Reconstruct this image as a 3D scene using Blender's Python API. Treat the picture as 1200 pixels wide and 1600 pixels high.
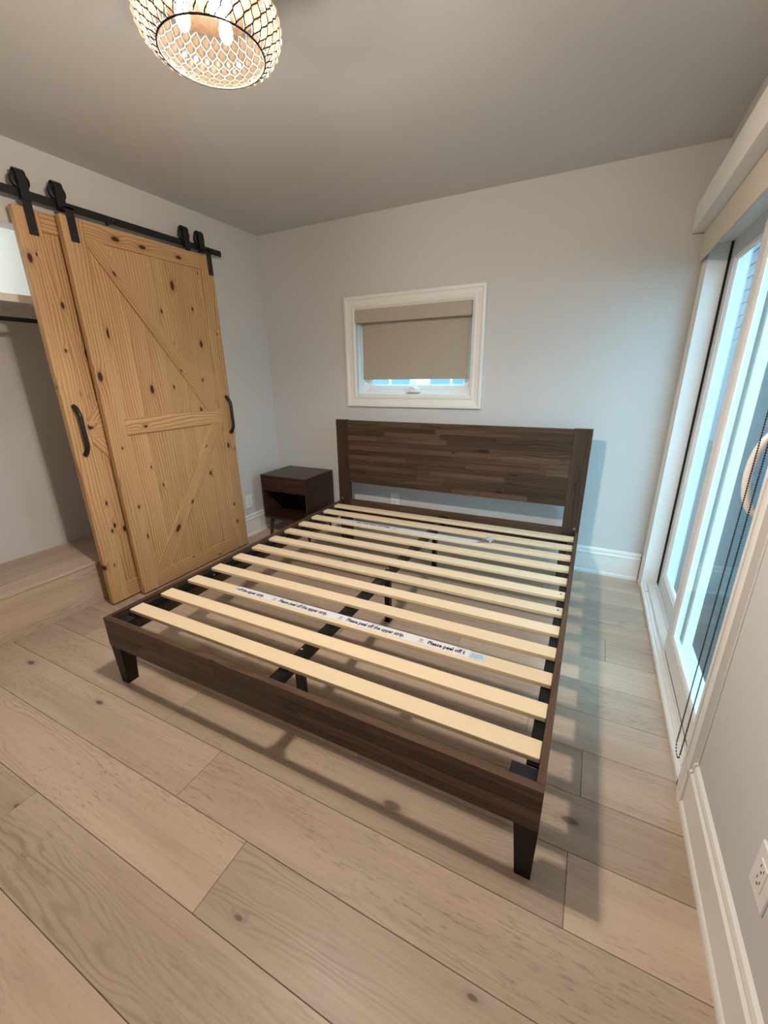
import bpy, bmesh, math, random
from mathutils import Vector, Matrix
for o in list(bpy.data.objects): bpy.data.objects.remove(o, do_unlink=True)
S = bpy.context.scene
C = S.collection
rnd = random.Random(7)

# ------------------------------------------------------------------ camera
cam = bpy.data.cameras.new('camera'); camo = bpy.data.objects.new('camera', cam); C.objects.link(camo)
CX, CY, CZ, YAW, PITCH, ROLL, FPX = 0.9628, -0.8946, 1.4329, 0.4674, -0.3242, -0.0158, 639.95
fwd = Vector((-math.sin(YAW)*math.cos(PITCH), math.cos(YAW)*math.cos(PITCH), math.sin(PITCH)))
rt = Vector((math.cos(YAW), math.sin(YAW), 0)); up = rt.cross(fwd)
r2 = rt*math.cos(ROLL)+up*math.sin(ROLL); u2 = -rt*math.sin(ROLL)+up*math.cos(ROLL)
camo.matrix_world = Matrix(((r2.x, u2.x, -fwd.x, CX), (r2.y, u2.y, -fwd.y, CY), (r2.z, u2.z, -fwd.z, CZ), (0, 0, 0, 1)))
cam.sensor_fit = 'HORIZONTAL'; cam.sensor_width = 36; cam.lens = FPX/1200*36; cam.clip_start = 0.02
S.camera = camo

# ------------------------------------------------------------------ sky and exposure
W = bpy.data.worlds.new('sky'); S.world = W; W.use_nodes = True
bg = W.node_tree.nodes['Background']
bg.inputs[0].default_value = (0.42, 0.77, 1.0, 1); bg.inputs[1].default_value = 7.0
S.view_settings.view_transform = 'Standard'; S.view_settings.look = 'None'
S.view_settings.exposure = -0.10; S.view_settings.gamma = 1.0; S.view_settings.use_curve_mapping = False
BULB = 4300.0          # bulb emission
CLOSET = 105.0          # closet lamp watts

# ------------------------------------------------------------------ helpers
WM = {}
def I(): return Matrix.Identity(4)
def T(x, y, z): return Matrix.Translation((x, y, z))
def RX(a): return Matrix.Rotation(math.radians(a), 4, 'X')
def RY(a): return Matrix.Rotation(math.radians(a), 4, 'Y')
def RZ(a): return Matrix.Rotation(math.radians(a), 4, 'Z')
def place(o, M, parent=None):
    WM[o.name] = M
    if parent is not None:
        o.parent = parent; o.matrix_parent_inverse = WM[parent.name].inverted()
    o.matrix_basis = M
def me(bm, name, smooth=False):
    bmesh.ops.recalc_face_normals(bm, faces=bm.faces)
    m = bpy.data.meshes.new(name); bm.to_mesh(m); bm.free()
    if smooth:
        for p in m.polygons: p.use_smooth = True
    return m
def obj(name, mesh, mat, parent=None, M=None, smooth=False):
    if isinstance(mesh, bmesh.types.BMesh): mesh = me(mesh, name, smooth)
    if mat is not None and not mesh.materials: mesh.materials.append(mat)
    o = bpy.data.objects.new(name, mesh); C.objects.link(o); place(o, M or I(), parent); return o
def tag(o, label, cat, group=None):
    o['label'] = label; o['category'] = cat
    if group: o['group'] = group
    return o
def thing(name, loc, label, cat, group=None):
    o = bpy.data.objects.new(name, None); C.objects.link(o); o.empty_display_size = .05
    place(o, T(*loc)); return tag(o, label, cat, group)
def struct(o): o['kind'] = 'structure'; return o
def sroot(name, loc):
    o = bpy.data.objects.new(name, None); C.objects.link(o); o.empty_display_size = .05
    place(o, T(*loc)); o['kind'] = 'structure'; return o
def cube(bm, x0, x1, y0, y1, z0, z1, bev=0, seg=1):
    vs = [bm.verts.new((x, y, z)) for x in (x0, x1) for y in (y0, y1) for z in (z0, z1)]
    fs = [(0,1,3,2),(4,6,7,5),(0,4,5,1),(2,3,7,6),(0,2,6,4),(1,5,7,3)]
    ff = [bm.faces.new([vs[i] for i in f]) for f in fs]
    if bev > 0:
        es = list({e for f in ff for e in f.edges})
        bmesh.ops.bevel(bm, geom=es, offset=bev, segments=seg, affect='EDGES', profile=.5)
def boxm(x0, x1, y0, y1, z0, z1, bev=0, seg=1):
    bm = bmesh.new(); cube(bm, x0, x1, y0, y1, z0, z1, bev, seg); return bm
def wbox(name, mat, parent, x0, x1, y0, y1, z0, z1, bev=0, seg=1):
    """box in world extents, origin at its centre, longest side along local X so the grain follows it"""
    d = (x1-x0, y1-y0, z1-z0); c = ((x0+x1)/2, (y0+y1)/2, (z0+z1)/2)
    od = sorted(range(3), key=lambda k: -d[k]); s = [d[k] for k in od]
    R = Matrix.Identity(4)
    for j, k in enumerate(od):
        for q in range(3): R[q][j] = 1.0 if q == k else 0.0
    if R.to_3x3().determinant() < 0:
        for q in range(3): R[q][2] = -R[q][2]
    return obj(name, boxm(-s[0]/2, s[0]/2, -s[1]/2, s[1]/2, -s[2]/2, s[2]/2, bev, seg), mat, parent, T(*c) @ R)
def prism(pts, h0, h1, axis='z'):
    """closed polygon pts (a,b) extruded along axis"""
    bm = bmesh.new(); n = len(pts)
    def P(a, b, h):
        return {'z': (a, b, h), 'x': (h, a, b), 'y': (a, h, b)}[axis]
    A = [bm.verts.new(P(a, b, h0)) for a, b in pts]; B = [bm.verts.new(P(a, b, h1)) for a, b in pts]
    for i in range(n): bm.faces.new((A[i], A[(i+1) % n], B[(i+1) % n], B[i]))
    bm.faces.new(A); bm.faces.new(B); return bm
def tube(bm, path, r, n=8, closed=False, cap=True):
    path = [Vector(p) for p in path]; m = len(path); rings = []
    prev = None
    for i in range(m):
        a = path[(i-1) % m] if (closed or i > 0) else path[0]
        b = path[(i+1) % m] if (closed or i < m-1) else path[-1]
        t = (b-a).normalized()
        if prev is None:
            ref = Vector((0, 0, 1)) if abs(t.z) < .9 else Vector((1, 0, 0)); nn = t.cross(ref).normalized()
        else: nn = (prev - t*prev.dot(t)).normalized()
        prev = nn; bb = t.cross(nn); rr = r[i] if isinstance(r, (list, tuple)) else r
        rings.append([bm.verts.new(path[i]+(nn*math.cos(k*2*math.pi/n)+bb*math.sin(k*2*math.pi/n))*rr) for k in range(n)])
    for i in range(m if closed else m-1):
        A, B = rings[i], rings[(i+1) % m]
        for k in range(n): bm.faces.new((A[k], A[(k+1) % n], B[(k+1) % n], B[k]))
    if cap and not closed: bm.faces.new(rings[0]); bm.faces.new(rings[-1])
def lathe(bm, prof, n=32, cx=0, cy=0, cap=True):
    rings = [[bm.verts.new((cx+r*math.cos(k*2*math.pi/n), cy+r*math.sin(k*2*math.pi/n), z)) for k in range(n)] for r, z in prof]
    for A, B in zip(rings, rings[1:]):
        for k in range(n): bm.faces.new((A[k], A[(k+1) % n], B[(k+1) % n], B[k]))
    if cap: bm.faces.new(rings[0]); bm.faces.new(rings[-1])
def mitre(side, o, i, prof, plane, c0, sgn):
    """one side of a mitred frame. o,i = (a0,a1,b0,b1) outer and inner rectangles; prof = (t 0..1 outer to inner, depth)
    plane 'y': a=x, b=z, depth along y from c0 in direction sgn; plane 'x': a=y"""
    bm = bmesh.new(); rows = []
    for t, d in prof:
        a0, a1, b0, b1 = [o[k]+(i[k]-o[k])*t for k in range(4)]
        e = {'top': ((a0, b1), (a1, b1)), 'bottom': ((a0, b0), (a1, b0)), 'left': ((a0, b0), (a0, b1)), 'right': ((a1, b0), (a1, b1))}[side]
        rows.append([bm.verts.new((a, c0+sgn*d, b) if plane == 'y' else (c0+sgn*d, a, b)) for a, b in e])
    n = len(rows)
    for k in range(n): bm.faces.new((rows[k][0], rows[k][1], rows[(k+1) % n][1], rows[(k+1) % n][0]))
    bm.faces.new([r[0] for r in rows]); bm.faces.new([r[1] for r in rows]); return bm
def text_mesh(s, size, extrude=.0002, offset=0.0):
    cu = bpy.data.curves.new('t', 'FONT'); cu.body = s; cu.size = size; cu.extrude = extrude; cu.offset = offset
    cu.resolution_u = 2
    t = bpy.data.objects.new('t', cu); C.objects.link(t)
    dg = bpy.context.evaluated_depsgraph_get(); dg.update()
    m = bpy.data.meshes.new_from_object(t.evaluated_get(dg)); bpy.data.objects.remove(t, do_unlink=True); bpy.data.curves.remove(cu)
    return m

# ------------------------------------------------------------------ materials
class N:
    def __init__(s, name):
        s.m = bpy.data.materials.new(name); s.m.use_nodes = True; s.t = s.m.node_tree; s.b = s.t.nodes['Principled BSDF']
        s.out = s.t.nodes['Material Output']
    def n(s, t, **kw):
        x = s.t.nodes.new(t)
        for k, v in kw.items():
            if k in x.inputs: s.set(x.inputs[k], v)
            else: setattr(x, k, v)
        return x
    def set(s, i, v):
        if isinstance(v, bpy.types.NodeSocket): s.t.links.new(v, i)
        else: i.default_value = v
    def math(s, op, a, b=0.0, c=None, clamp=False):
        x = s.t.nodes.new('ShaderNodeMath'); x.operation = op; x.use_clamp = clamp
        s.set(x.inputs[0], a); s.set(x.inputs[1], b)
        if c is not None: s.set(x.inputs[2], c)
        return x.outputs[0]
    def mix(s, f, a, b, mode='MIX'):
        x = s.t.nodes.new('ShaderNodeMix'); x.data_type = 'RGBA'; x.blend_type = mode
        s.set(x.inputs[0], f); s.set(x.inputs[6], a if isinstance(a, bpy.types.NodeSocket) else (*a, 1)[:4]); s.set(x.inputs[7], b if isinstance(b, bpy.types.NodeSocket) else (*b, 1)[:4])
        return x.outputs[2]
    def ramp(s, f, stops):
        x = s.t.nodes.new('ShaderNodeValToRGB'); s.set(x.inputs[0], f); e = x.color_ramp.elements
        while len(e) < len(stops): e.new(0.5)
        for k, (p, c) in enumerate(stops):
            e[k].position = p; e[k].color = (*c, 1) if isinstance(c, tuple) else (c, c, c, 1)
        return x.outputs[0]
    def noise(s, vec, scale, detail=2, rough=.5, dist=0.0):
        x = s.n('ShaderNodeTexNoise'); s.set(x.inputs['Vector'], vec); x.inputs['Scale'].default_value = scale
        x.inputs['Detail'].default_value = detail; x.inputs['Roughness'].default_value = rough; x.inputs['Distortion'].default_value = dist
        return x.outputs['Fac']
    def scale(s, vec, sc):
        x = s.t.nodes.new('ShaderNodeVectorMath'); x.operation = 'MULTIPLY'; s.set(x.inputs[0], vec); x.inputs[1].default_value = sc; return x.outputs[0]
    def coords(s, rndoff=True):
        tc = s.n('ShaderNodeTexCoord'); v = tc.outputs['Object']
        s.info = s.n('ShaderNodeObjectInfo'); s.rand = s.info.outputs['Random']
        if rndoff:
            c = s.t.nodes.new('ShaderNodeCombineXYZ')
            s.set(c.inputs[0], s.math('MULTIPLY', s.rand, 37.0)); s.set(c.inputs[1], s.math('MULTIPLY', s.rand, 11.3)); s.set(c.inputs[2], s.math('MULTIPLY', s.rand, 23.7))
            a = s.t.nodes.new('ShaderNodeVectorMath'); a.operation = 'ADD'; s.set(a.inputs[0], v); s.set(a.inputs[1], c.outputs[0]); v = a.outputs[0]
        return v
    def bump(s, h, strength, dist=.001):
        x = s.n('ShaderNodeBump'); x.inputs['Strength'].default_value = strength; x.inputs['Distance'].default_value = dist
        s.set(x.inputs['Height'], h); s.set(s.b.inputs['Normal'], x.outputs[0])
    def base(s, col, rough=.5, metal=0.0, spec=.5):
        s.set(s.b.inputs['Base Color'], col if isinstance(col, bpy.types.NodeSocket) else (*col, 1)); s.set(s.b.inputs['Roughness'], rough)
        s.b.inputs['Metallic'].default_value = metal; s.b.inputs['Specular IOR Level'].default_value = spec; return s.m

def plain(name, col, rough=.5, metal=0.0, spec=.5, nz=0.0, ns=30):
    k = N(name)
    if nz:
        v = k.coords(False); f = k.noise(v, ns, 4)
        c = k.mix(f, tuple(x*(1-nz) for x in col), tuple(min(1, x*(1+nz)) for x in col)); k.bump(f, .08, .002)
        return k.base(c, rough, metal, spec)
    return k.base(col, rough, metal, spec)

def wood(name, light, dark, knot=None, per=.012, tint=.25, streak=.6, rough=.5, knots=.0, kscale=(4.5, 10, 10), line=.7, spec=.4, warp=.02, porous=False, rings=1.0, ksize=.12, patch=.22):
    k = N(name); v = k.coords(True)
    xyz = k.n('ShaderNodeSeparateXYZ'); k.set(xyz.inputs[0], v); x, y, z = xyz.outputs
    # knots
    kd = None; kmask = 0.0
    if knots > 0:
        vo = k.n('ShaderNodeTexVoronoi'); vo.voronoi_dimensions = '2D'; k.set(vo.inputs['Vector'], k.scale(v, kscale)); vo.inputs['Scale'].default_value = 1.0
        vo.inputs['Randomness'].default_value = .85
        sep = k.n('ShaderNodeSeparateColor'); k.set(sep.inputs[0], vo.outputs['Color'])
        pick = k.math('GREATER_THAN', sep.outputs[0], 1-knots)
        d = vo.outputs['Distance']
        size = k.math('MULTIPLY_ADD', k.math('POWER', sep.outputs[1], 2.0), ksize, ksize*.4)
        kd = k.math('DIVIDE', d, size)
        kmask = k.math('MULTIPLY', pick, k.math('SUBTRACT', 1.0, k.math('SMOOTH_MIN', k.math('POWER', kd, 2.0), 1.0, .2), clamp=True), clamp=True)
        ring = k.math('MULTIPLY', pick, k.math('POWER', 2.718, k.math('MULTIPLY', k.math('POWER', kd, 2.0), -.22)))
    else: ring = 0.0
    w1 = k.noise(k.scale(v, (1.3, 7, 7)), 1.0, 2)
    w2 = k.noise(k.scale(v, (5, 30, 30)), 1.0, 2)
    yy = k.math('ADD', k.math('MULTIPLY_ADD', w1, warp*6, y), k.math('MULTIPLY', w2, warp*.5))
    yy = k.math('ADD', yy, k.math('MULTIPLY', z, .6))
    yy = k.math('ADD', yy, k.math('MULTIPLY', x, k.math('MULTIPLY_ADD', k.math('FRACT', k.math('MULTIPLY', k.rand, 13.7)), .05, -.025)))
    if knots > 0: yy = k.math('ADD', yy, k.math('MULTIPLY', ring, .022))
    ph = k.math('MULTIPLY', yy, 2*math.pi/per)
    sn = k.math('MULTIPLY_ADD', k.math('SINE', ph), .5, .5)
    sn = k.math('POWER', sn, 3.0)
    vary = k.noise(k.scale(v, (.8, 9, 9)), 1.0, 1)
    lines = k.math('MULTIPLY', sn, k.math('MULTIPLY', k.math('SUBTRACT', vary, patch, clamp=True), 3.2*line), clamp=True)
    fine = k.noise(k.scale(v, (3.5, 140, 140)), 1.0, 3, .6)
    broad = k.noise(k.scale(v, (.9, 11, 11)), 1.0, 2)
    f = k.math('MULTIPLY_ADD', k.math('SUBTRACT', fine, .5), streak*.6, k.math('MULTIPLY_ADD', k.math('SUBTRACT', broad, .5), streak*.9, .35))
    f = k.math('ADD', f, k.math('MULTIPLY', lines, .55*rings), clamp=True)
    col = k.mix(f, light, dark)
    if porous:
        po = k.noise(k.scale(v, (17, 120, 120)), 1.0, 3, .7)
        pm = k.math('MULTIPLY', k.math('SUBTRACT', po, .55, clamp=True), 7.0, clamp=True)
        big = k.noise(k.scale(v, (1.5, 4, 4)), 1.0, 2); pm = k.math('MULTIPLY', pm, k.math('MULTIPLY', k.math('SUBTRACT', big, .42, clamp=True), 3.5, clamp=True))
        col = k.mix(k.math('MULTIPLY', pm, .68), col, tuple(c*.5 for c in dark))
    if tint:
        br = k.math('MULTIPLY_ADD', k.math('FRACT', k.math('MULTIPLY', k.rand, 7.31)), tint*2, 1-tint)
        cb = k.n('ShaderNodeCombineColor'); [k.set(cb.inputs[q], br) for q in range(3)]
        col = k.mix(1.0, col, cb.outputs[0], 'MULTIPLY')
    if knots > 0: 
        halo = k.math('MULTIPLY', pick, k.math('POWER', 2.718, k.math('MULTIPLY', k.math('POWER', kd, 2.0), -.45)))
        col = k.mix(k.math('MULTIPLY', halo, .5), col, tuple(c*.75 for c in dark))
        col = k.mix(k.math('MULTIPLY', kmask, 1.6, clamp=True), col, knot)
    k.bump(k.math('ADD', fine, k.math('MULTIPLY', lines, .6)), .12, .0015)
    rr = k.math('MULTIPLY_ADD', fine, .15, rough-.07)
    return k.base(col, rr, 0, spec)

M = {}
M['wall'] = plain('wall paint', (.60, .595, .582), .65, spec=.25, nz=.015, ns=60)
M['ceil'] = plain('ceiling paint', (.60, .595, .582), .8, spec=.2, nz=.01, ns=60)
M['trim'] = plain('white trim paint', (.80, .79, .76), .38, spec=.45)
M['vinyl'] = plain('white vinyl', (.82, .83, .82), .35, spec=.45)
M['plate'] = plain('white plastic', (.80, .79, .77), .3)
M['slot'] = plain('dark slot', (.01, .01, .01), .6)
M['black'] = plain('black powder coat', (.010, .010, .011), .42, nz=.3, ns=200)
M['blackm'] = plain('black steel tube', (.005, .0055, .007), .32, spec=.35)
M['rubber'] = plain('weather strip', (.008, .008, .008), .7)
M['steel'] = plain('zinc screw', (.55, .53, .5), .3, 1.0)
M['oak'] = wood('pale oak flooring', (.575, .455, .355), (.265, .182, .128), knot=(.14, .10, .075), per=.016, tint=.15, streak=.75, rough=.43, knots=.05, kscale=(3.2, 7, 7), line=1.4, warp=.034, porous=True, spec=.33, rings=.55, patch=.46)
M['pine'] = wood('knotty pine', (.66, .44, .225), (.32, .150, .055), knot=(.050, .016, .007), per=.019, tint=.07, streak=.55, rough=.5, knots=.36, kscale=(4.6, 9.5, 9.5), line=1.0, warp=.012, spec=.35, rings=.9)
M['acacia'] = wood('dark stained acacia', (.105, .060, .034), (.019, .010, .0065), knot=(.010, .006, .005), per=.022, tint=.42, streak=1.3, rough=.42, knots=.14, kscale=(4, 12, 12), line=.6, warp=.02, spec=.4)
M['walnut'] = wood('dark walnut', (.060, .027, .016), (.018, .008, .006), knot=(.01, .005, .004), per=.04, tint=.15, streak=1.2, rough=.35, line=.5, warp=.03)
M['slat'] = wood('pale slat wood', (.90, .76, .54), (.74, .56, .34), per=.010, tint=.05, streak=.5, rough=.5, line=.6, warp=.006, rings=.55)
M['tape'] = plain('white tape film', (.80, .82, .88), .25)
M['label'] = plain('pale blue label', (.55, .74, .86), .3)
M['ink'] = plain('black print', (.012, .012, .02), .6)
M['bluei'] = plain('blue print', (.12, .32, .5), .6)
M['grey'] = plain('grey siding', (.055, .06, .066), .8, spec=.3, nz=.1, ns=8)
M['deck'] = plain('dark paving', (.07, .07, .07), .9, spec=.1, nz=.15, ns=12)
M['white_siding'] = plain('white siding', (.75, .78, .8), .7)
M['bronze'] = plain('bronze wire', (.030, .022, .016), .35, .6)

def linen():
    k = N('linen blind cloth'); v = k.coords(False)
    a = k.noise(k.scale(v, (60, 900, 900)), 1.0, 2); b = k.noise(k.scale(v, (900, 900, 60)), 1.0, 2)
    f = k.math('MULTIPLY_ADD', a, .5, k.math('MULTIPLY', b, .5))
    f = k.math('MULTIPLY_ADD', k.math('SUBTRACT', f, .5), 3.0, .5, clamp=True)
    c = k.mix(f, (.35, .305, .245), (.54, .485, .40)); k.bump(f, .2, .0006)
    return k.base(c, .85, spec=.15)
M['linen'] = linen()
M['cream'] = plain('cream shade cloth', (.62, .57, .49), .85, spec=.15, nz=.05, ns=400)

def glassm(name, ior=1.5, boost=1.0, tint=(1, 1, 1)):
    k = N(name); t = k.t
    ge = k.n('ShaderNodeNewGeometry'); dt = k.t.nodes.new('ShaderNodeVectorMath'); dt.operation = 'DOT_PRODUCT'
    k.set(dt.inputs[0], ge.outputs['Incoming']); k.set(dt.inputs[1], ge.outputs['Normal'])
    fr = k.math('MULTIPLY_ADD', k.math('POWER', k.math('SUBTRACT', 1.0, k.math('ABSOLUTE', dt.outputs['Value'])), 5.0), .96, .04)
    tr = k.n('ShaderNodeBsdfTransparent'); tr.inputs[0].default_value = (*tint, 1)
    gl = k.n('ShaderNodeBsdfGlossy'); gl.inputs['Roughness'].default_value = 0.0; gl.inputs[0].default_value = (1, 1, 1, 1)
    mx = k.n('ShaderNodeMixShader'); k.set(mx.inputs[0], k.math('MULTIPLY', fr, boost, clamp=True)); k.set(mx.inputs[1], tr.outputs[0]); k.set(mx.inputs[2], gl.outputs[0])
    t.links.new(mx.outputs[0], k.out.inputs[0]); return k.m
M['glass'] = glassm('window glass', 1.5, .6, (.93, .97, .97))
def crystalm():
    k = N('clear crystal'); t = k.t
    tr = k.n('ShaderNodeBsdfTransparent'); tr.inputs[0].default_value = (.66, .63, .58, 1)
    df = k.n('ShaderNodeBsdfTranslucent'); df.inputs[0].default_value = (.95, .88, .76, 1)
    gl = k.n('ShaderNodeBsdfGlossy'); gl.inputs['Roughness'].default_value = .08
    m1 = k.n('ShaderNodeMixShader'); m1.inputs[0].default_value = .008; k.set(m1.inputs[1], tr.outputs[0]); k.set(m1.inputs[2], df.outputs[0])
    m2 = k.n('ShaderNodeMixShader'); m2.inputs[0].default_value = .05; k.set(m2.inputs[1], m1.outputs[0]); k.set(m2.inputs[2], gl.outputs[0])
    dd = k.n('ShaderNodeBsdfDiffuse'); dd.inputs[0].default_value = (.85, .62, .40, 1)
    m3 = k.n('ShaderNodeMixShader'); m3.inputs[0].default_value = .0042; k.set(m3.inputs[1], m2.outputs[0]); k.set(m3.inputs[2], dd.outputs[0])
    t.links.new(m3.outputs[0], k.out.inputs[0]); return k.m
M['crystal'] = crystalm()
def emit(name, col, s):
    k = N(name); k.base(col, .4); k.b.inputs['Emission Color'].default_value = (*col, 1); k.b.inputs['Emission Strength'].default_value = s; return k.m
M['bulb'] = emit('glowing warm bulb', (1.0, .89, .78), BULB)
def brushed():
    k = N('brushed nickel pan'); v = k.coords(False)
    f = k.noise(k.scale(v, (12, 320, 12)), 1.0, 2)
    c = k.mix(f, (.30, .20, .13), (.52, .38, .27)); return k.base(c, .22, 1.0)
M['brushed'] = brushed()
M['foliage'] = plain('tree leaves', (.10, .20, .07), .6)
M['bark'] = plain('tree bark', (.10, .075, .055), .9, nz=.2, ns=20)

# ------------------------------------------------------------------ room dimensions
XL, XR, YB, YF, ZC = -1.806, 1.420, 2.271, -2.07, 2.5692
TH = .12

# floor: a base slab and separate planks
fl = struct(obj('floor', boxm(XL-.75, XR+.0, YF, YB, -.06, -.012), plain('subfloor joint', (.05, .035, .025), .9)))
P0, PW = .143, .2105
known = {0: [1.068], -1: [-.208], -2: [.132], 6: [1.184], 3: [.88], 1: [.30], 2: [-.55], 4: [-.2], 5: [.45]}
r0 = int(math.floor((YF-P0)/PW))
for r in range(r0, int(math.ceil((YB-P0)/PW))+1):
    # row r lies between P0+(r-1)*PW and P0+r*PW
    y0, y1 = max(YF, P0+(r-1)*PW), min(YB, P0+r*PW)
    if y1-y0 < .01: continue
    js = list(known.get(r, [rnd.uniform(-.9, .9)]))
    xs = [XL-.07]
    lo = [j for j in js]
    a = min(lo)-rnd.uniform(1.5, 2.1)
    while a > XL+.25: lo.append(a); a -= rnd.uniform(1.4, 2.1)
    a = max(lo)+rnd.uniform(1.5, 2.1)
    while a < XR-.25: lo.append(a); a += rnd.uniform(1.4, 2.1)
    xs += sorted(lo)+[XR-.001]
    for a, b in zip(xs, xs[1:]):
        wbox('plank', M['oak'], fl, a+.0006, b-.0006, y0+.0007, y1-.0007, -.013, 0, .0012)

# walls, ceiling
def bigbox(name, mat, boxes, holes=None):
    bm = bmesh.new()
    for b in boxes: cube(bm, *b)
    return struct(obj(name, bm, mat))
WX0, WX1, WZ0, WZ1 = -.872, .112, 1.268, 1.935      # window opening
bigbox('wall_back', M['wall'], [(XL-TH, WX0, YB, YB+.16, 0, ZC), (WX1, XR+.2, YB, YB+.16, 0, ZC), (WX0, WX1, YB, YB+.16, 0, WZ0), (WX0, WX1, YB, YB+.16, WZ1, ZC)])
DY0, DY1, DZ1 = .548, 2.165, 2.10                    # sliding door opening
bigbox('wall_right', M['wall'], [(XR, XR+.16, YF, DY0, 0, ZC), (XR, XR+.16, DY1, YB, 0, ZC), (XR, XR+.16, DY0, DY1, DZ1, ZC)])
OY0, OY1, OZ = -1.2, 1.22, 2.188                     # closet opening
bigbox('wall_left', M['wall'], [(XL-TH, XL, OY1, YB, 0, ZC)])
bigbox('wall_left_front', M['wall'], [(XL-TH, XL, YF, OY0, 0, ZC)])
bigbox('wall_closet_header', M['wall'], [(XL-TH, XL, OY0, OY1, OZ, ZC)])
bigbox('wall_front', M['wall'], [(XL-TH, XR+.16, YF-.12, YF, 0, ZC)])
bigbox('ceiling', M['ceil'], [(XL-.9, XR+.2, YF-.12, YB+.16, ZC, ZC+.12)])
CBX = -2.41
bigbox('wall_closet_back', M['wall'], [(CBX-.1, CBX, OY0-.1, OY1+.1, 0, ZC)])
bigbox('wall_closet_side', M['wall'], [(CBX, XL-TH, OY1, OY1+.1, 0, ZC), (CBX, XL-TH, OY0-.1, OY0, 0, ZC)])

# baseboards
BP = [(0, 0), (.020, 0), (.020, .016), (.0165, .024), (.012, .028), (.012, .150), (.0175, .155), (.0175, .166), (.0105, .172), (.0105, .182), (.0125, .188), (.009, .200), (.0, .206)]
def baseboard(name, pts):
    return struct(obj(name, pts, M['trim']))
bm = prism([(YB-d, z) for d, z in BP], XL, 1.392, 'x'); baseboard('baseboard_back', bm)
bm = prism([(XL+d, z) for d, z in BP], OY1, YB, 'y'); bl = baseboard('baseboard_left', bm)
bm = prism([(XR-d, z) for d, z in BP], YF, .468, 'y'); baseboard('baseboard_right', bm)

# ------------------------------------------------------------------ back window
w1 = sroot('window_1', (-.38, YB, WZ0))
co, ci = (-.962, .196, 1.174, 2.024), (WX0+.012, WX1-.012, WZ0+.010, WZ1-.012)
CP = [(0, -.002), (0, .020), (.06, .024), (.22, .024), (.30, .017), (.62, .013), (.72, .017), (.80, .017), (.9, .010), (1, .008), (1, -.002)]
for s in ('top', 'bottom', 'left', 'right'): obj('casing', mitre(s, co, ci, CP, 'y', YB, -1), M['trim'], w1)
for (a, b, c, d) in ((WX0, WX0+.012, WZ0, WZ1), (WX1-.012, WX1, WZ0, WZ1), (WX0, WX1, WZ0, WZ0+.01), (WX0, WX1, WZ1-.012, WZ1)):
    obj('jamb', boxm(a, b, YB-.004, YB+.15, c, d, .001), M['vinyl'], w1)
ix0, ix1, iz0, iz1 = WX0+.012, WX1-.012, WZ0+.01, WZ1-.012
FP = [(0, 0), (0, .05), (.45, .05), (.55, .038), (1, .030), (1, 0)]
for s in ('top', 'bottom', 'left', 'right'):
    obj('frame', mitre(s, (ix0, ix1, iz0, iz1), (ix0+.045, ix1-.045, iz0+.042, iz1-.045), FP, 'y', YB+.13, -1), M['vinyl'], w1)
    obj('sash', mitre(s, (ix0+.045, ix1-.045, iz0+.042, iz1-.045), (ix0+.08, ix1-.08, iz0+.075, iz1-.08), [(0, 0), (0, .03), (.6, .028), (1, .014), (1, 0)], 'y', YB+.128, -1), M['vinyl'], w1)
obj('pane', boxm(ix0+.07, ix1-.07, YB+.120, YB+.124, iz0+.068, iz1-.07), M['glass'], w1)
# crank handle folded on the sill
bm = bmesh.new(); lathe(bm, [(.066, 0), (.064, .018), (.052, .032), (.026, .040), (.001, .041)], 20)
for v in bm.verts: v.co.y *= .42
ck = obj('crank_base', bm, M['plate'], w1, T(-.385, YB+.066, iz0+.012), True)
bm = bmesh.new(); tube(bm, [(-.03, 0, 0), (-.012, -.002, .012), (.012, -.002, .008), (.03, -.001, -.004)], [.008, .007, .006, .007], 8)
obj('crank_handle', bm, M['plate'], ck, T(-.385, YB+.052, iz0+.042), True)
for xx, sg in ((ix0+.03, 1), (ix1-.03, -1)):
    bm = bmesh.new(); cube(bm, -.006, .006, -.012, 0, -.022, .022, .002); cube(bm, -.004, .004, -.024, -.012, -.004, .012, .002)
    obj('latch', bm, M['plate'], w1, T(xx, YB+.08, iz0+.075))

# roller blind inside the window
rb = thing('roller_blind', (-.39, YB, 1.94), 'beige linen roller blind half lowered in the small window above the headboard', 'blind')
obj('valance', boxm(-.856, .098, YB-.030, YB+.045, 1.824, 1.922, .004, 2), M['linen'], rb)
obj('fabric', boxm(-.822, .074, YB+.030, YB+.032, 1.42, 1.90), M['linen'], rb)
obj('hem_bar', boxm(-.822, .074, YB+.024, YB+.036, 1.392, 1.422, .003), M['linen'], rb)
for a, b in ((-.852, -.840), (.084, .094)): obj('bracket', boxm(a, b, YB-.020, YB+.04, 1.83, 1.915, .001), M['plate'], rb)
bm = bmesh.new()
for q, yy in enumerate((YB+.005, YB+.012)):
    tube(bm, [(.092-.003*q, yy, 1.83), (.093, yy, 1.6), (.0925, yy, 1.36)], .0012, 6)
tube(bm, [(.0925, YB+.005+.0035*(1-math.cos(t)), 1.36-.006*math.sin(t)) for t in [k*math.pi/6 for k in range(7)]], .0012, 6)
obj('cord', bm, M['steel'], rb)
bm = bmesh.new(); cube(bm, .084, .098, YB-.002, YB+.02, 1.335, 1.385, .003); obj('cord_tensioner', bm, M['plate'], rb)

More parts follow.
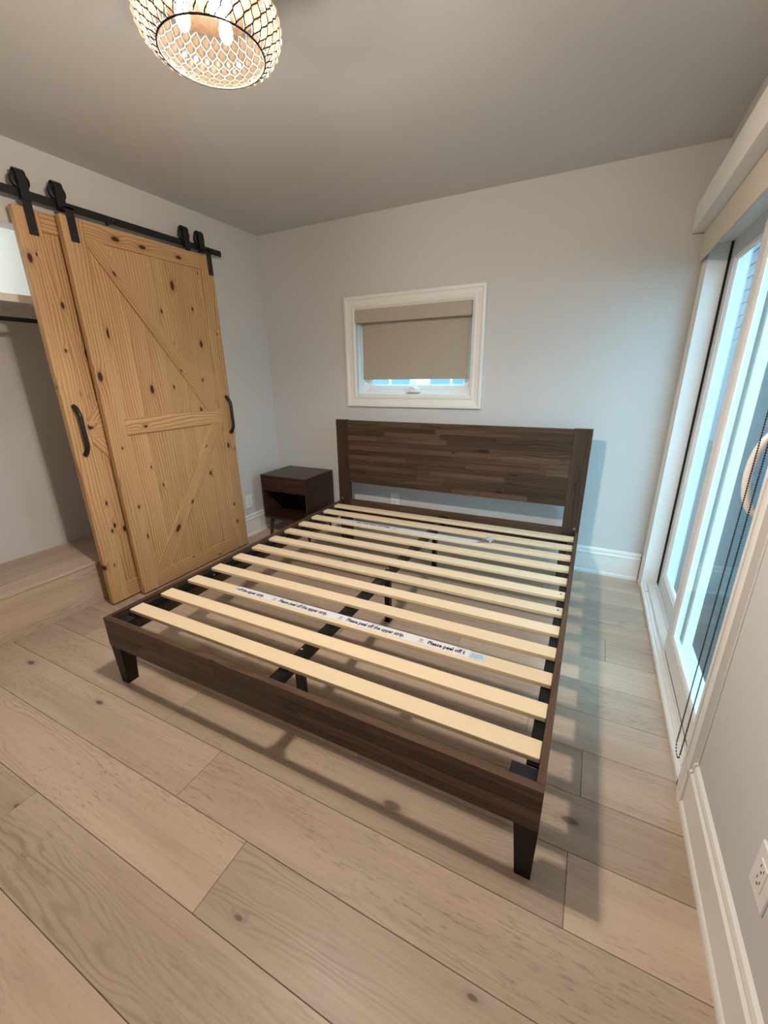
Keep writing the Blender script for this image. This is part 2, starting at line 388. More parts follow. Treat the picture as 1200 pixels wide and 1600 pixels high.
# ------------------------------------------------------------------ sliding patio door
d1 = sroot('door_1', (XR, (DY0+DY1)/2, 0))
CF = 1.398
casp = [(0, 0), (0, .018), (.1, .022), (.35, .022), (.42, .016), (.5, .016), (.58, .020), (.8, .016), (1, .012), (1, 0)]
obj('casing', mitre('left', (.470, 2.255, 0, 2.19), (.552, 2.163, -.0, 2.10), casp, 'x', XR, -1), M['trim'], d1)
obj('casing', mitre('right', (.470, 2.255, 0, 2.19), (.552, 2.163, -.0, 2.10), casp, 'x', XR, -1), M['trim'], d1)
obj('casing', mitre('top', (.470, 2.255, 0, 2.19), (.552, 2.163, -.0, 2.10), casp, 'x', XR, -1), M['trim'], d1)
obj('jamb', boxm(XR-.012, XR+.17, DY1-.004, DY1+.02, 0, DZ1), M['vinyl'], d1)
obj('jamb', boxm(XR-.012, XR+.17, DY0-.02, DY0+.012, 0, DZ1), M['vinyl'], d1)
obj('head_jamb', boxm(XR-.012, XR+.17, DY0, DY1, DZ1-.03, DZ1), M['vinyl'], d1)
# stepped sill
sp = [(1.408, -.01), (1.408, .022), (1.414, .028), (1.424, .028), (1.426, .036), (1.436, .036), (1.438, .030), (1.446, .030), (1.446, .052), (1.450, .052), (1.450, .034), (1.492, .034), (1.492, .060), (1.497, .060), (1.497, -.01)]
obj('sill', prism(sp, DY0, DY1, 'y'), M['vinyl'], d1)
bm = bmesh.new(); cube(bm, 1.4965, 1.507, 2.156, 2.162, .03, DZ1-.03); obj('weather_strip', bm, M['rubber'], d1)
obj('outer_sill', prism([(1.497, -.01), (1.497, .030), (1.60, .024), (1.60, -.01)], DY0, DY1, 'y'), M['vinyl'], d1)
def slide_panel(x0, x1, y0, y1, z0, z1, sw, bw, tw, dark=False):
    bm = bmesh.new(); s = .0015
    cube(bm, x0, x1, y0, y0+sw, z0, z1, s); cube(bm, x0, x1, y1-sw, y1, z0, z1, s)
    cube(bm, x0, x1, y0+sw, y1-sw, z0, z0+bw, s); cube(bm, x0, x1, y0+sw, y1-sw, z1-tw, z1, s)
    p = obj('sliding_panel', bm, M['vinyl'], d1)
    ro, ri = (y0+sw, y1-sw, z0+bw, z1-tw), (y0+sw+.016, y1-sw-.016, z0+bw+.016, z1-tw-.016)
    xm = x0+.012 if dark else (x0+x1)/2
    for sd in ('top', 'bottom', 'left', 'right'):
        obj('glazing_bead', mitre(sd, ro, ri, [(0, 0), (0, .010), (.5, .009), (1, .003), (1, 0)] if dark else [(0, 0), (0, .014), (.5, .012), (1, .003), (1, 0)], 'x', xm, -1), M['vinyl'], p)
    obj('pane', boxm(xm-.002, xm+.002, y0+sw, y1-sw, z0+bw, z1-tw), M['glass'], p)
    return p
inner = slide_panel(1.4525, 1.4895, .560, 1.378, .052, 2.07, .078, .115, .09, True)
outer = slide_panel(1.5075, 1.5445, 1.30, 2.157, .045, 2.07, .085, .115, .09)
# D handle
hp = []
for k in range(13):
    a = -math.pi/2+math.pi*k/12
    hp.append((1.452-.072*max(0.0, math.cos(a))**.7, .592, 1.150+.128*math.sin(a)))
bm = bmesh.new(); tube(bm, hp, [.012]+[.0105]*11+[.012], 10)
hd = obj('handle', bm, M['plate'], inner, smooth=True)
obj('lock_plate', boxm(1.446, 1.4535, .576, .608, 1.00, 1.30, .003, 2), M['plate'], inner)
bm = bmesh.new(); cube(bm, 1.430, 1.448, .585, .599, 1.155, 1.18, .004, 2); obj('thumb_latch', bm, M['plate'], inner)
obj('roller_latch', boxm(1.4505, 1.4530, .60, .62, .10, .112, .001), M['slot'], inner)
bm = bmesh.new(); lathe(bm, [(.004, 0), (.004, .004)], 10); obj('screw', bm, M['slot'], d1, T(1.432, 2.04, .0345))

# roller shade over the door
rs = thing('door_shade', (1.36, 1.37, 2.15), 'cream roller shade raised at the top of the sliding glass door', 'shade')
SY0, SY1 = .45, 2.262
obj('valance', boxm(1.322, 1.334, SY0, SY1, 2.150, 2.285, .002), M['trim'], rs)
obj('valance_top', boxm(1.334, XR-.001, SY0, SY1, 2.270, 2.285), M['trim'], rs)
obj('valance_end', boxm(1.334, XR-.024, SY0, SY0+.012, 2.150, 2.27), M['trim'], rs)
obj('soffit', boxm(1.334, XR-.024, SY0+.012, SY1, 2.152, 2.160), M['trim'], rs)
obj('fabric', boxm(1.381, 1.3825, SY0+.03, SY1-.02, 2.012, 2.155), M['cream'], rs)
obj('hem_bar', boxm(1.377, 1.387, SY0+.03, SY1-.02, 1.998, 2.016, .003), M['cream'], rs)
# bead chain: a long loop
bm = bmesh.new(); X0 = 1.360; beads = []
z = 2.15
ya, yb = .440, .500
zb = .235
while z > zb: beads.append((X0, ya, z)); z -= .0068
for k in range(1, 8): beads.append((X0, (ya+yb)/2-(yb-ya)/2*math.cos(k*math.pi/8), zb-.026*math.sin(k*math.pi/8)))
z = zb
while z < 2.15: beads.append((X0, yb, z)); z += .0068
tube(bm, [beads[0]]+[b for b in beads if b[2] <= zb+.001]+[beads[-1]], .0009, 5)
for b in beads: bmesh.ops.create_icosphere(bm, subdivisions=1, radius=.0027, matrix=T(*b))
ch = obj('bead_chain', bm, plain('gunmetal bead chain', (.05, .05, .05), .3, .9), rs); ch['kind'] = 'stuff'

# ------------------------------------------------------------------ bed
bed = thing('bed_frame', (0, 1.03, 0), 'king size dark wooden bed frame with bare pale slats and panelled headboard', 'bed')
HW = .976
def strips(parent, x0, x1, z0, z1, rows, yf, depth, mat, lmin, lmax, seed):
    r = random.Random(seed); h = (z1-z0)/rows
    for k in range(rows):
        a = x0; za, zb = z0+k*h, z0+(k+1)*h; first = True
        while a < x1-.001:
            L = r.uniform(lmin, lmax)*(r.uniform(.3, 1) if first else 1); first = False
            b = a+L
            if x1-b < .12: b = x1
            pr = r.uniform(0, .0006)
            wbox('strip', mat, parent, a+.0002, b-.0002, yf-pr, yf+depth, za+.0002, zb-.0002, .0004)
            a = b
# headboard
hb = wbox('headboard', M['acacia'], bed, -.864, .864, 2.082, 2.098, .549, 1.074)
strips(hb, -.864, .864, .547, 1.077, 13, 2.073, .010, M['acacia'], .22, .62, 3)
for s in (-1, 1):
    p = wbox('post', M['acacia'], bed, *sorted((s*.865, s*HW)), 2.070, 2.106, 0, 1.079, .0015)
    bm = bmesh.new(); lathe(bm, [(.0075, 0), (.0075, .003), (.004, .0035), (.004, .001)], 14, cap=False)
    obj('screw', bm, M['steel'], p, T(s*.945, 2.0705, .395) @ RX(90), True)
wbox('head_rail', M['acacia'], bed, -.865, .865, 2.072, 2.096, .235, .390, .001)
# footboard
fb = wbox('footboard', M['acacia'], bed, -HW, HW, .004, .026, .2185, .3695, .0008)
strips(fb, -HW, HW, .218, .370, 4, 0.0, .005, M['acacia'], .3, .7, 11)
for s in (-1, 1):
    wbox('side_rail', M['acacia'], bed, *sorted((s*.954, s*HW)), .026, 2.072, .235, .370, .001)
    bm = bmesh.new(); a, b = sorted((s*.918, s*.9545)); cube(bm, a, b, .10, 2.05, .3325, .3395)
    a, b = sorted((s*.949, s*.9545)); cube(bm, a, b, .10, 2.05, .295, .334)
    lg = obj('ledger', bm, M['blackm'], bed)
    for yy in (.62, 1.27, 1.9):
        bm = bmesh.new(); lathe(bm, [(.006, 0), (.006, .002), (.003, .003)], 10); obj('screw', bm, M['steel'], lg, T(s*.9485, yy, .31) @ RY(-90*s))
    wbox('corner_block', plain('black corner block', (.010, .011, .015), .45, spec=.3), bed, *sorted((s*.878, s*.954)), .026, .088, .255, .345, .001)
    # tapered foot legs, flush on the outside
    bm = bmesh.new()
    xo, xit, xib = s*HW, s*.908, s*.926
    tv = [bm.verts.new(q) for q in ((xo, .003, .2185), (xit, .003, .2185), (xit, .075, .2185), (xo, .075, .2185))]
    bv = [bm.verts.new(q) for q in ((xo-s*.004, .010, 0), (xib, .010, 0), (xib, .064, 0), (xo-s*.004, .064, 0))]
    for k in range(4): bm.faces.new((tv[k], tv[(k+1) % 4], bv[(k+1) % 4], bv[k]))
    bm.faces.new(tv); bm.faces.new(bv)
    obj('leg', bm, plain('espresso leg', (.008, .005, .004), .5, spec=.25), bed)
bm = bmesh.new(); lathe(bm, [(.009, 0), (.009, .004), (.005, .005), (.005, .014)], 14)
obj('bolt', bm, M['steel'], bed, T(-.93, .088, .325) @ RX(-90), True)
# centre beam and support legs
bm = prism([(-.024, .300), (.024, .300), (.024, .336), (.003, .3385), (.0, .3375), (-.003, .3385), (-.024, .336)], .026, 2.072, 'y')
beam = obj('centre_beam', bm, M['blackm'], bed)
for yy in (.245, 1.08, 1.86):
    bm = bmesh.new(); lathe(bm, [(.007, 0), (.007, .002), (.004, .004)], 12); obj('rivet', bm, M['steel'], beam, T(-.012, yy, .3385), True)
obj('bracket', boxm(-.04, .04, 2.055, 2.073, .30, .352, .002), M['blackm'], bed)
obj('bracket', boxm(-.04, .04, .0255, .045, .29, .340, .002), M['blackm'], bed)
for yy in (.21, 1.05, 1.87):
    bm = bmesh.new(); cube(bm, -.016, .016, yy-.018, yy+.018, .004, .302, .002); cube(bm, -.018, .018, yy-.020, yy+.020, 0, .012, .002)
    obj('support_leg', bm, M['blackm'], bed)
# slats
SLY = [.111+.1662*k for k in range(12)]
slm = me(boxm(-.953, .953, -.035, .035, -.0095, .0095, .003, 2), 'slat')
for k, y in enumerate(SLY):
    o = obj('slat', slm, M['slat'], bed, T(0, y+.035, .350))
    if k in (5, 6):
        bm = bmesh.new(); lathe(bm, [(.005, 0), (.005, .0006)], 10); obj('screw_hole', bm, M['slot'], o, T(.932, y+.04, .3594))

# peel-off tape on the slats
def logo(parent, M0):
    bm = bmesh.new()
    for k in range(8):
        a = k*math.pi/4; ca, sa = math.cos(a), math.sin(a)
        q = [(.003, -.0009), (.0085, -.0013), (.0085, .0013), (.003, .0009)]
        vs = [bm.verts.new((x*ca-y*sa, x*sa+y*ca+.006, 0)) for x, y in q]; bm.faces.new(vs)
    for k in range(5):
        x = -.011+k*.0052; vs = [bm.verts.new(c) for c in ((x, -.0105, 0), (x+.0036, -.0105, 0), (x+.0036, -.0070, 0), (x, -.0070, 0))]; bm.faces.new(vs)
    obj('logo', bm, M['ink'], parent, M0)
t1 = thing('tape_strip', (0, SLY[2]+.04, .36), 'white printed peel-off tape on the third slat from the footboard', 'tape', 'printed tapes stuck on bed slats')
TZ = .3600
y = SLY[2]
tp = obj('film', boxm(-.628, .640, y+.020, y+.069, TZ-.0003, TZ+.0004), M['tape'], t1)
lb = obj('end_label', boxm(.640, .706, y+.022, y+.062, TZ-.0003, TZ+.0006), M['label'], t1)
def fit_text(s, length, size=.032, off=.0011):
    m = text_mesh(s, size, .0001, off); xs = [v.co.x for v in m.vertices]; a, b = min(xs), max(xs)
    for v in m.vertices: v.co.x = (v.co.x-a)*length/(b-a)
    return m
full = fit_text('Please peel off the upper strip.', .290)
for s, x, L in (('l off the upper strip.', -.622, .190), (None, -.333, .29), (None, .065, .29), ('Please peel off t', .463, .160)):
    m = full if s is None else fit_text(s, L)
    obj('lettering', m, M['ink'], tp, T(x, y+.034, TZ+.0007))
for x in (-.365, .030, .432): logo(tp, T(x, y+.042, TZ+.0007))
for x in (-.215, .185, .585):
    bm = bmesh.new()
    for k in range(7): vs = [bm.verts.new(c) for c in ((x+k*.006, y+.0605, TZ+.0007), (x+k*.006+.004, y+.0605, TZ+.0007), (x+k*.006+.004, y+.063, TZ+.0007), (x+k*.006, y+.063, TZ+.0007))]; bm.faces.new(vs)
    obj('fine_print', bm, plain('grey print', (.2, .2, .22), .6), tp)
bm = bmesh.new()
for r in range(4):
    for k in range(8-(r == 3)*3):
        x = .646+k*.0062; yy = y+.0515-r*.0075
        vs = [bm.verts.new(c) for c in ((x, yy, TZ+.0009), (x+.005, yy, TZ+.0009), (x+.005, yy+.003, TZ+.0009), (x, yy+.003, TZ+.0009))]; bm.faces.new(vs)
obj('fine_print', bm, M['bluei'], lb)
t2 = thing('tape_strip', (-.15, SLY[9]+.04, .36), 'half-peeled white tape with a curled loose end on a slat towards the headboard', 'tape', 'printed tapes stuck on bed slats')
y = SLY[9]
tp2 = obj('film', boxm(-.70, .375, y+.014, y+.066, TZ-.0003, TZ+.0004), M['tape'], t2)
m = fit_text('Please peel off the upper strip.', .285)
obj('lettering', m, M['ink'], tp2, T(-.275, y+.052, TZ+.0007) @ RZ(180))
logo(tp2, T(-.235, y+.040, TZ+.0007) @ RZ(180))
# curled loose end: a thin ribbon looping up and back down
prof = [(.370, .0), (.385, .004), (.400, .018), (.418, .033), (.438, .038), (.455, .030), (.460, .016), (.452, .004)]
bm = bmesh.new(); rows = []
for k, (x, z) in enumerate(prof):
    sk = .012*k/len(prof)
    rows.append([bm.verts.new((x, y+.012+sk, TZ+.0006+z)), bm.verts.new((x+.014, y+.064+sk, TZ+.0006+z*1.05))])
for A, B in zip(rows, rows[1:]): bm.faces.new((A[0], A[1], B[1], B[0]))
bmesh.ops.solidify(bm, geom=list(bm.faces), thickness=.0005)
obj('curled_end', bm, M['tape'], t2, smooth=False)

# ------------------------------------------------------------------ nightstand
ns = thing('nightstand', (-1.41, 2.04, 0), 'dark walnut nightstand with one drawer over an open cubby', 'nightstand')
nx0, nx1, ny0, ny1, nz0, nz1 = -1.660, -1.157, 1.832, 2.248, .185, .594
wbox('top', M['walnut'], ns, nx0, nx1, ny0, ny1, nz1-.018, nz1, .0015)
wbox('side_panel', M['walnut'], ns, nx0, nx0+.018, ny0, ny1, nz0, nz1-.018, .001)
wbox('side_panel', M['walnut'], ns, nx1-.018, nx1, ny0, ny1, nz0, nz1-.018, .001)
wbox('bottom_panel', M['walnut'], ns, nx0+.018, nx1-.018, ny0, ny1, nz0, nz0+.02, .001)
wbox('back_panel', M['walnut'], ns, nx0+.018, nx1-.018, ny1-.012, ny1-.002, nz0+.02, nz1-.018)
wbox('divider', M['walnut'], ns, nx0+.018, nx1-.018, ny0+.004, ny1-.012, .448, .460, .001)
dr = wbox('drawer', M['walnut'], ns, nx0+.0215, nx1-.0215, ny0+.001, ny0+.020, .4635, nz1-.0215, .001)
obj('drawer_box', boxm(nx0+.03, nx1-.03, ny0+.02, ny1-.04, .468, .555), M['walnut'], dr)
for sx in (0, 1):
    for sy in (0, 1):
        x = nx0+.05 if sx == 0 else nx1-.05; yy = ny0+.05 if sy == 0 else ny1-.05
        bm = bmesh.new(); dx = -.02 if sx == 0 else .02; dy = -.02 if sy == 0 else .02
        tube(bm, [(x, yy, nz0+.002), (x+dx, yy+dy, 0.0)], [.019, .011], 14)
        for v in bm.verts:
            if v.co.z < .03: v.co.z = 0
        obj('leg', bm, M['walnut'], ns, smooth=False)

# ------------------------------------------------------------------ barn doors
def quad_board(name, mat, parent, p, q, width, x0, x1, bev=.0015, cut=None):
    """board along p->q in the (y,z) plane; cut = (y0,y1,z0,z1) clips the ends to a frame"""
    a, b = Vector((p[0], p[1])), Vector((q[0], q[1])); L = (b-a).length; ang = math.atan2(b.y-a.y, b.x-a.x)
    # local X along the board, local Y across, local Z out of the door (+X world)
    c = (a+b)/2
    R = Matrix(((0, 0, 1, 0), (math.cos(ang), -math.sin(ang), 0, 0), (math.sin(ang), math.cos(ang), 0, 0), (0, 0, 0, 1)))
    MW = T((x0+x1)/2, c.x, c.y) @ R
    bm = boxm(-L/2, L/2, -width/2, width/2, -(x1-x0)/2, (x1-x0)/2)
    if cut:
        inv = MW.inverted()
        for pt, no in (((0, cut[0], 0), (0, -1, 0)), ((0, cut[1], 0), (0, 1, 0)), ((0, 0, cut[2]), (0, 0, -1)), ((0, 0, cut[3]), (0, 0, 1))):
            g = bm.verts[:]+bm.edges[:]+bm.faces[:]
            r = bmesh.ops.bisect_plane(bm, geom=g, plane_co=inv @ Vector(pt), plane_no=(inv.to_3x3() @ Vector(no)), clear_outer=True)
            es = [e for e in r['geom_cut'] if isinstance(e, bmesh.types.BMEdge)]
            if es: bmesh.ops.contextual_create(bm, geom=es)
    if bev: bmesh.ops.bevel(bm, geom=[e for e in bm.edges], offset=bev, segments=1, affect='EDGES')
    return obj(name, bm, mat, parent, MW)
def barn_door(xf, y0, y1, label, handle_y, up_dir, lo_dir, nplank, seed):
    z0, z1 = .012, 2.256; xb = xf-.040; xm = xf-.012; r = random.Random(seed)
    d = thing('barn_door', (xf, (y0+y1)/2, 0), label, 'door', 'sliding pine barn doors')
    pm = M['pine']; sw = .112
    # field boards
    fy0, fy1 = y0+.02, y1-.02; pw = (fy1-fy0)/nplank
    for k in range(nplank):
        wbox('plank', pm, d, xb, xm, fy0+k*pw+.0003, fy0+(k+1)*pw-.0003, z0, z1, .0008)
    iy0, iy1 = y0+sw, y1-sw
    wbox('stile', pm, d, xb, xf, y0, iy0, z0, z1, .003)
    wbox('stile', pm, d, xb, xf, iy1, y1, z0, z1, .003)
    zr = (z0+.112, 1.090, 1.192, z1-.095)
    wbox('rail', pm, d, xm-.004, xf-.001, iy0, iy1, z0, zr[0], .002)
    wbox('rail', pm, d, xm-.004, xf-.001, iy0, iy1, zr[1], zr[2], .002)
    wbox('rail', pm, d, xm-.004, xf-.001, iy0, iy1, zr[3], z1, .002)
    e = .05
    def brace(za, zb, rising):
        A, B = ((iy0+.055, za), (iy1-.04, zb)) if rising else ((iy0+.04, zb), (iy1-.055, za))
        A, B = Vector(A), Vector(B); dd = (B-A).normalized()*.15
        quad_board('brace', pm, d, A-dd, B+dd, .095, xm-.004, xf-.0018, .0012, (iy0, iy1, za, zb))
    brace(zr[2], zr[3], up_dir); brace(zr[0], zr[1], lo_dir)
    # pull handle: bar on two angled feet
    hz0, hz1 = 1.005, 1.285
    bm = bmesh.new()
    pts = [(xf+.001, hz1), (xf+.018, hz1-.012), (xf+.042, hz1-.045), (xf+.044, hz1-.06), (xf+.044, hz0+.06), (xf+.042, hz0+.045), (xf+.018, hz0+.012), (xf+.001, hz0)]
    tube(bm, [(a, handle_y, b) for a, b in pts], [.0145, .0140, .0122, .0122, .0122, .0122, .0140, .0145], 12)
    obj('handle', bm, M['black'], d, smooth=True)
    return d
def hanger(d, xs, y, xw):
    """strap on the door face, J strap over the wheel; wheel rolls on the rail"""
    zt = 2.336
    h = obj('hanger_strap', boxm(xs, xs+.006, y-.021, y+.021, 2.135, 2.296, .001), M['black'], d)
    bm = bmesh.new()
    # offset bracket from door face to the rail plane
    cube(bm, xw, xs+.006, y-.021, y+.021, 2.286, 2.296)
    cube(bm, xw+.022, xw+.028, y-.021, y+.021, 2.286, 2.395)
    n = 8; R0, R1 = .0215, .0275; zc = 2.395
    for k in range(n):
        a0, a1 = math.pi*k/n, math.pi*(k+1)/n
        vs = [bm.verts.new((xw+.0005+rr*math.cos(a), yy, zc+rr*math.sin(a))) for yy in (y-.021, y+.021) for rr, a in ((R0, a0), (R1, a0), (R1, a1), (R0, a1))]
        for f in ((0,1,2,3), (4,7,6,5), (0,4,5,1), (1,5,6,2), (2,6,7,3), (3,7,4,0)): bm.faces.new([vs[i] for i in f])
    cube(bm, xw-.027, xw-.021, y-.021, y+.021, 2.345, 2.395)
    obj('hanger_hook', bm, M['black'], h)
    bm = bmesh.new(); lathe(bm, [(.030, -.010), (.041, -.010), (.041, -.006), (.036, -.002), (.036, .002), (.041, .006), (.041, .010), (.030, .010)], 24)
    obj('wheel', bm, M['black'], h, T(xw, y, zt+.036) @ RY(90), True)
    for z in (2.165, 2.255):
        bm = bmesh.new(); lathe(bm, [(.009, 0), (.009, .003), (.005, .0055)], 6); obj('bolt', bm, M['black'], h, T(xs+.006, y, z) @ RY(90))
    return h
XW = -1.738
fd = barn_door(-1.665, .608, 1.600, 'front knotty pine barn door with two diagonal braces hanging on the track', 1.560, False, True, 8, 5)
hanger(fd, -1.665, .662, XW); hanger(fd, -1.665, 1.573, XW)
rd = barn_door(-1.722, .428, 1.478, 'rear knotty pine barn door, mostly covered by the other barn door', .480, True, False, 8, 6)
hanger(rd, -1.722, .497, XW); hanger(rd, -1.722, 1.445, XW)
rail = thing('barn_door_track', (XW, .6, 2.30), 'black flat steel sliding track on the wall above the barn doors', 'track')
obj('bar', boxm(XW-.004, XW+.004, -1.25, 1.765, 2.298, 2.337, .0008), M['black'], rail)
for yy in (-1.0, -.2, .12, .95, 1.70):
    bm = bmesh.new(); tube(bm, [(XL-.001, yy, 2.317), (XW-.004, yy, 2.317)], .011, 12); obj('standoff', bm, M['black'], rail)
    bm = bmesh.new(); lathe(bm, [(.011, 0), (.011, .004), (.006, .007)], 6); obj('bolt', bm, M['black'], rail, T(XW+.004, yy, 2.317) @ RY(90))

# ------------------------------------------------------------------ closet
st = thing('closet_step', (-2.1, 0, 0), 'raised oak step along the closet floor behind the barn doors', 'step')
SX = -1.868
wbox('riser', M['oak'], st, SX-.016, SX, OY0, OY1, 0, .268, .001)
ty = [OY0, -.35, 1.0, OY1]
wbox('tread', M['oak'], st, SX-.16, SX+.006, OY0+.001, OY1-.001, .268, .285, .002)
wbox('tread', M['oak'], st, SX-.36, SX-.161, OY0+.001, OY1-.001, .268, .285, .001)
wbox('tread', M['oak'], st, CBX+.001, SX-.361, OY0+.001, OY1-.001, .268, .285, .001)
obj('core', boxm(CBX+.001, SX-.016, OY0+.001, OY1-.001, 0, .268), M['wall'], st)
sh = thing('closet_shelf', (-2.2, 0, 1.86), 'white shelf across the top of the closet', 'shelf')
obj('board', boxm(CBX, -2.02, OY0, OY1, 1.868, 1.884, .001), M['trim'], sh)
obj('front_edge', boxm(-2.02, -2.0, OY0, OY1, 1.846, 1.888, .001), M['trim'], sh)
obj('cleat', boxm(CBX, CBX+.018, OY0, OY1, 1.80, 1.868, .001), M['trim'], sh)
rod = thing('closet_rod', (-2.1, 0, 1.77), 'black hanging rod under the closet shelf', 'rod')
bm = bmesh.new(); tube(bm, [(-2.12, OY0, 1.768), (-2.12, OY1, 1.768)], .0125, 16); obj('bar', bm, M['black'], rod, smooth=True)
for yy, s in ((OY0, 1), (OY1, -1)):
    bm = bmesh.new(); tube(bm, [(-2.12, yy, 1.768), (-2.12, yy+s*.012, 1.768)], .028, 16); obj('flange', bm, M['black'], rod)
cl = thing('closet_light_offscreen', (-2.15, .25, ZC), 'round white ceiling light inside the closet above the shelf', 'lamp')
bm = bmesh.new(); lathe(bm, [(.11, ZC), (.11, ZC-.025), (.10, ZC-.032)], 32, -2.16, .25); obj('housing', bm, M['trim'], cl)
bm = bmesh.new(); lathe(bm, [(.095, ZC-.032), (.09, ZC-.038)], 32, -2.16, .25); obj('diffuser_offscreen', bm, emit('lit closet diffuser', (.92, 1.0, .97), CLOSET), cl)

# ------------------------------------------------------------------ outlets, register
def outlet(loc, R, label, blank=False):
    o = thing('wall_outlet', loc, label, 'outlet', 'white wall outlets')
    MW = T(*loc) @ R          # local: x across, z up, -y out of the wall
    bm = boxm(-.040, .040, -.006, .001, -.0625, .0625, .003, 2); pl = obj('cover_plate', bm, M['plate'], o, MW)
    obj('receptacle', boxm(-.0175, .0175, -.0085, -.004, -.034, .034, .001), M['plate'], pl, MW)
    if not blank:
        bm = bmesh.new()
        for zz in (.017, -.017):
            cube(bm, -.0085, -.006, -.0088, -.0080, zz, zz+.009); cube(bm, .006, .0085, -.0088, -.0080, zz, zz+.008)
            cube(bm, -.0028, .0028, -.0088, -.0080, zz-.010, zz-.005)
        obj('slots', bm, M['slot'], pl, MW)
    for zz in (.05, -.05):
        bm = bmesh.new(); lathe(bm, [(.003, 0), (.003, .001)], 10); obj('screw', bm, M['plate'], pl, MW @ T(0, -.006, zz) @ RX(90))
outlet((-.5235, YB, .372), I(), 'white outlet on the wall seen beneath the headboard panel')
outlet((XR, -.016, .398), RZ(-90), 'white outlet on the wall beside the sliding glass door')
outlet((XL, 1.800, .328), RZ(90), 'white outlet between the barn door and the nightstand')
rg = thing('air_register', (XL, 1.985, .1), 'white louvred air register set in the baseboard beside the nightstand', 'vent')
bm = bmesh.new(); X1 = XL+.0115; y0, y1, z0, z1 = 1.885, 2.085, .040, .150
cube(bm, X1, X1+.008, y0, y0+.012, z0, z1); cube(bm, X1, X1+.008, y1-.012, y1, z0, z1); cube(bm, X1, X1+.008, y0+.012, y1-.012, z0, z0+.012); cube(bm, X1, X1+.008, y0+.012, y1-.012, z1-.012, z1)
obj('frame', bm, M['trim'], rg)
obj('backing', boxm(X1, X1+.001, y0+.01, y1-.01, z0+.01, z1-.01), plain('galvanised duct', (.30, .30, .30), .5), rg)
k = y0+.018
while k < y1-.016:
    obj('louvre', boxm(X1+.001, X1+.007, k, k+.007, z0+.012, z1-.012), M['trim'], rg); k += .0145

# ------------------------------------------------------------------ ceiling lamp
LX, LY = .025, .083
lamp = thing('ceiling_lamp', (LX, LY, ZC), 'crystal and bronze wire basket ceiling lamp with glowing bulbs', 'lamp')
ZB, ZT = 2.172, 2.282
def rad(t):   # t 0 bottom .. 1 top
    return .122+.040*math.sin(math.pi*min(1, max(0, t)))**.75
def lp(t, a, dr=0): r = rad(t)+dr; return Vector((LX+r*math.cos(a), LY+r*math.sin(a), ZB+(ZT-ZB)*t))
for nm, z, r in (('bottom_ring', ZB, .122), ('top_ring', ZT, .122)):
    bm = bmesh.new(); tube(bm, [(LX+r*math.cos(k*2*math.pi/64), LY+r*math.sin(k*2*math.pi/64), z) for k in range(64)], .0024, 8, True)
    obj(nm, bm, M['bronze'], lamp, smooth=True)
NA, NR = 36, 8
bm = bmesh.new(); st_ = 2*math.pi/NA
seg = 6
for fam in (1, -1):
    for k in range(NA):
        path = []
        for q in range(NR*seg+1):
            t = q/(NR*seg); u = q/seg; fr = u-math.floor(u)
            s = math.floor(u)+(fr-.12*math.sin(2*math.pi*fr))
            path.append(lp(t, (k+fam*s*.5)*st_))
        tube(bm, path, .0016, 5, cap=False)
obj('wire_lattice', bm, M['bronze'], lamp, smooth=True)
# faceted crystals in every cell
bm = bmesh.new()
nn = 6; w_, h_, d_ = .0092, .0112, .0055
rim = [bm.verts.new((w_*math.sin(k*2*math.pi/nn), h_*math.cos(k*2*math.pi/nn), 0)) for k in range(nn)]
for s in (1, -1):
    tab = [bm.verts.new((w_*.45*math.sin(k*2*math.pi/nn), h_*.5*math.cos(k*2*math.pi/nn), s*d_)) for k in range(nn)]
    for k in range(nn): bm.faces.new((rim[k], rim[(k+1) % nn], tab[(k+1) % nn], tab[k]))
    bm.faces.new(tab)
cm = me(bm, 'crystal'); cm.materials.append(M['crystal'])
for row in range(NR-1):
    t = (row+1)/NR
    for k in range(NA):
        a = (k+.5*(row % 2))*st_
        p = lp(t, a); pn = (lp(min(1, t+.03), a)-lp(max(0, t-.03), a)).normalized()
        tang = Vector((-math.sin(a), math.cos(a), 0)); nrm = tang.cross(pn)
        R = Matrix(((tang.x, pn.x, nrm.x, p.x), (tang.y, pn.y, nrm.y, p.y), (tang.z, pn.z, nrm.z, p.z), (0, 0, 0, 1)))
        obj('crystal', cm, None, lamp, R)
bm = bmesh.new(); lathe(bm, [(.120, ZT-.006), (.120, ZT+.002)], 48, LX, LY); pan = obj('pan', bm, M['brushed'], lamp)
bm = bmesh.new()
for k in range(3): a = k*2*math.pi/3; tube(bm, [(LX+.10*math.cos(a), LY+.10*math.sin(a), ZT), (LX+.122*math.cos(a), LY+.122*math.sin(a), ZT)], .003, 6)
tube(bm, [(LX, LY, ZT), (LX, LY, ZC-.03)], .012, 16); obj('stem', bm, M['bronze'], lamp)
bm = bmesh.new(); lathe(bm, [(.065, ZC), (.062, ZC-.022), (.02, ZC-.034)], 32, LX, LY); obj('canopy', bm, M['bronze'], lamp, smooth=True)
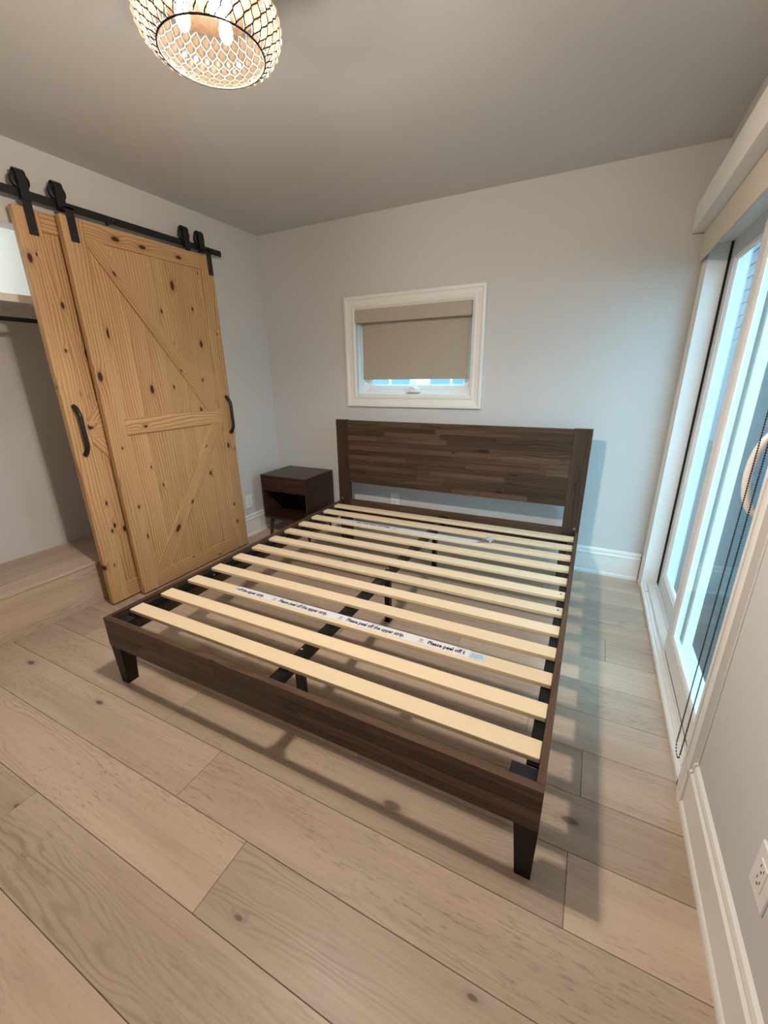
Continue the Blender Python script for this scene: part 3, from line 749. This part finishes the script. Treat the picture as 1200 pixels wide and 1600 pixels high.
for dx, dy in ((-.046, -.036), (.012, .040), (.050, -.030)):
    x, yy = LX+dx, LY+dy
    bm = bmesh.new(); lathe(bm, [(.012, ZT-.006), (.012, ZT-.028)], 16, x, yy); so = obj('socket', bm, M['plate'], lamp)
    bm = bmesh.new(); lathe(bm, [(.008, ZT-.028), (.012, ZT-.036), (.0150, ZT-.048), (.0145, ZT-.058), (.010, ZT-.067), (.004, ZT-.072), (.001, ZT-.0725)], 16, x, yy)
    obj('bulb', bm, M['bulb'], so, smooth=True)

# ------------------------------------------------------------------ outside
gd = struct(obj('ground_outside', boxm(XR+.17, 14, -8, 22, -.4, -.20), M['deck']))
struct(obj('ground_back', boxm(-12, XR+.17, YB+.17, 22, -.9, -.7), M['deck']))
sw = thing('side_house', (3.3, 6, -.2), 'charcoal lap sided house standing close outside the sliding door', 'building')
obj('wall', boxm(3.30, 3.6, 1.2, 9.9, -.2, 4.6), M['grey'], sw)
z = -.2
while z < 4.55:
    bm = prism([(3.301, z), (3.272, z), (3.292, z+.198), (3.301, z+.198)], 1.2, 9.9, 'y'); obj('siding_board', bm, M['grey'], sw); z += .2
f = obj('window_frame', boxm(3.255, 3.30, 4.6, 6.05, .42, 1.25, .004), M['trim'], sw)
obj('pane', boxm(3.25, 3.26, 4.70, 5.95, .52, 1.15), plain('neighbour glass', (.30, .42, .36), .1), f)
hs = thing('neighbour_house', (-.5, 6.2, -.7), 'pale neighbouring house seen under the window blind', 'building')
obj('wall', boxm(-7, 1.0, 6.2, 6.4, -.7, 5.2), M['white_siding'], hs)
for k in range(6):
    x = -6.3+k*1.15
    f = obj('window_frame', boxm(x, x+.86, 6.15, 6.2, .6, 2.1, .004), M['trim'], hs)
    for a, b in ((x+.05, x+.40), (x+.45, x+.81)): obj('pane', boxm(a, b, 6.14, 6.152, .66, 2.04), plain('dim glass', (.16, .24, .32), .15), f)

sh2 = thing('grey_house', (3.6, 15, -.2), 'pale grey house beyond the charcoal one outside the sliding door', 'building')
g2 = plain('pale grey siding', (.10, .115, .13), .7, nz=.25, ns=6)
obj('wall', boxm(3.6, 4.0, 10.2, 24, -.2, 5.0), g2, sh2)
z = -.2
while z < 4.9:
    obj('siding_board', prism([(3.601, z), (3.572, z), (3.592, z+.248), (3.601, z+.248)], 10.2, 24, 'y'), g2, sh2); z += .25
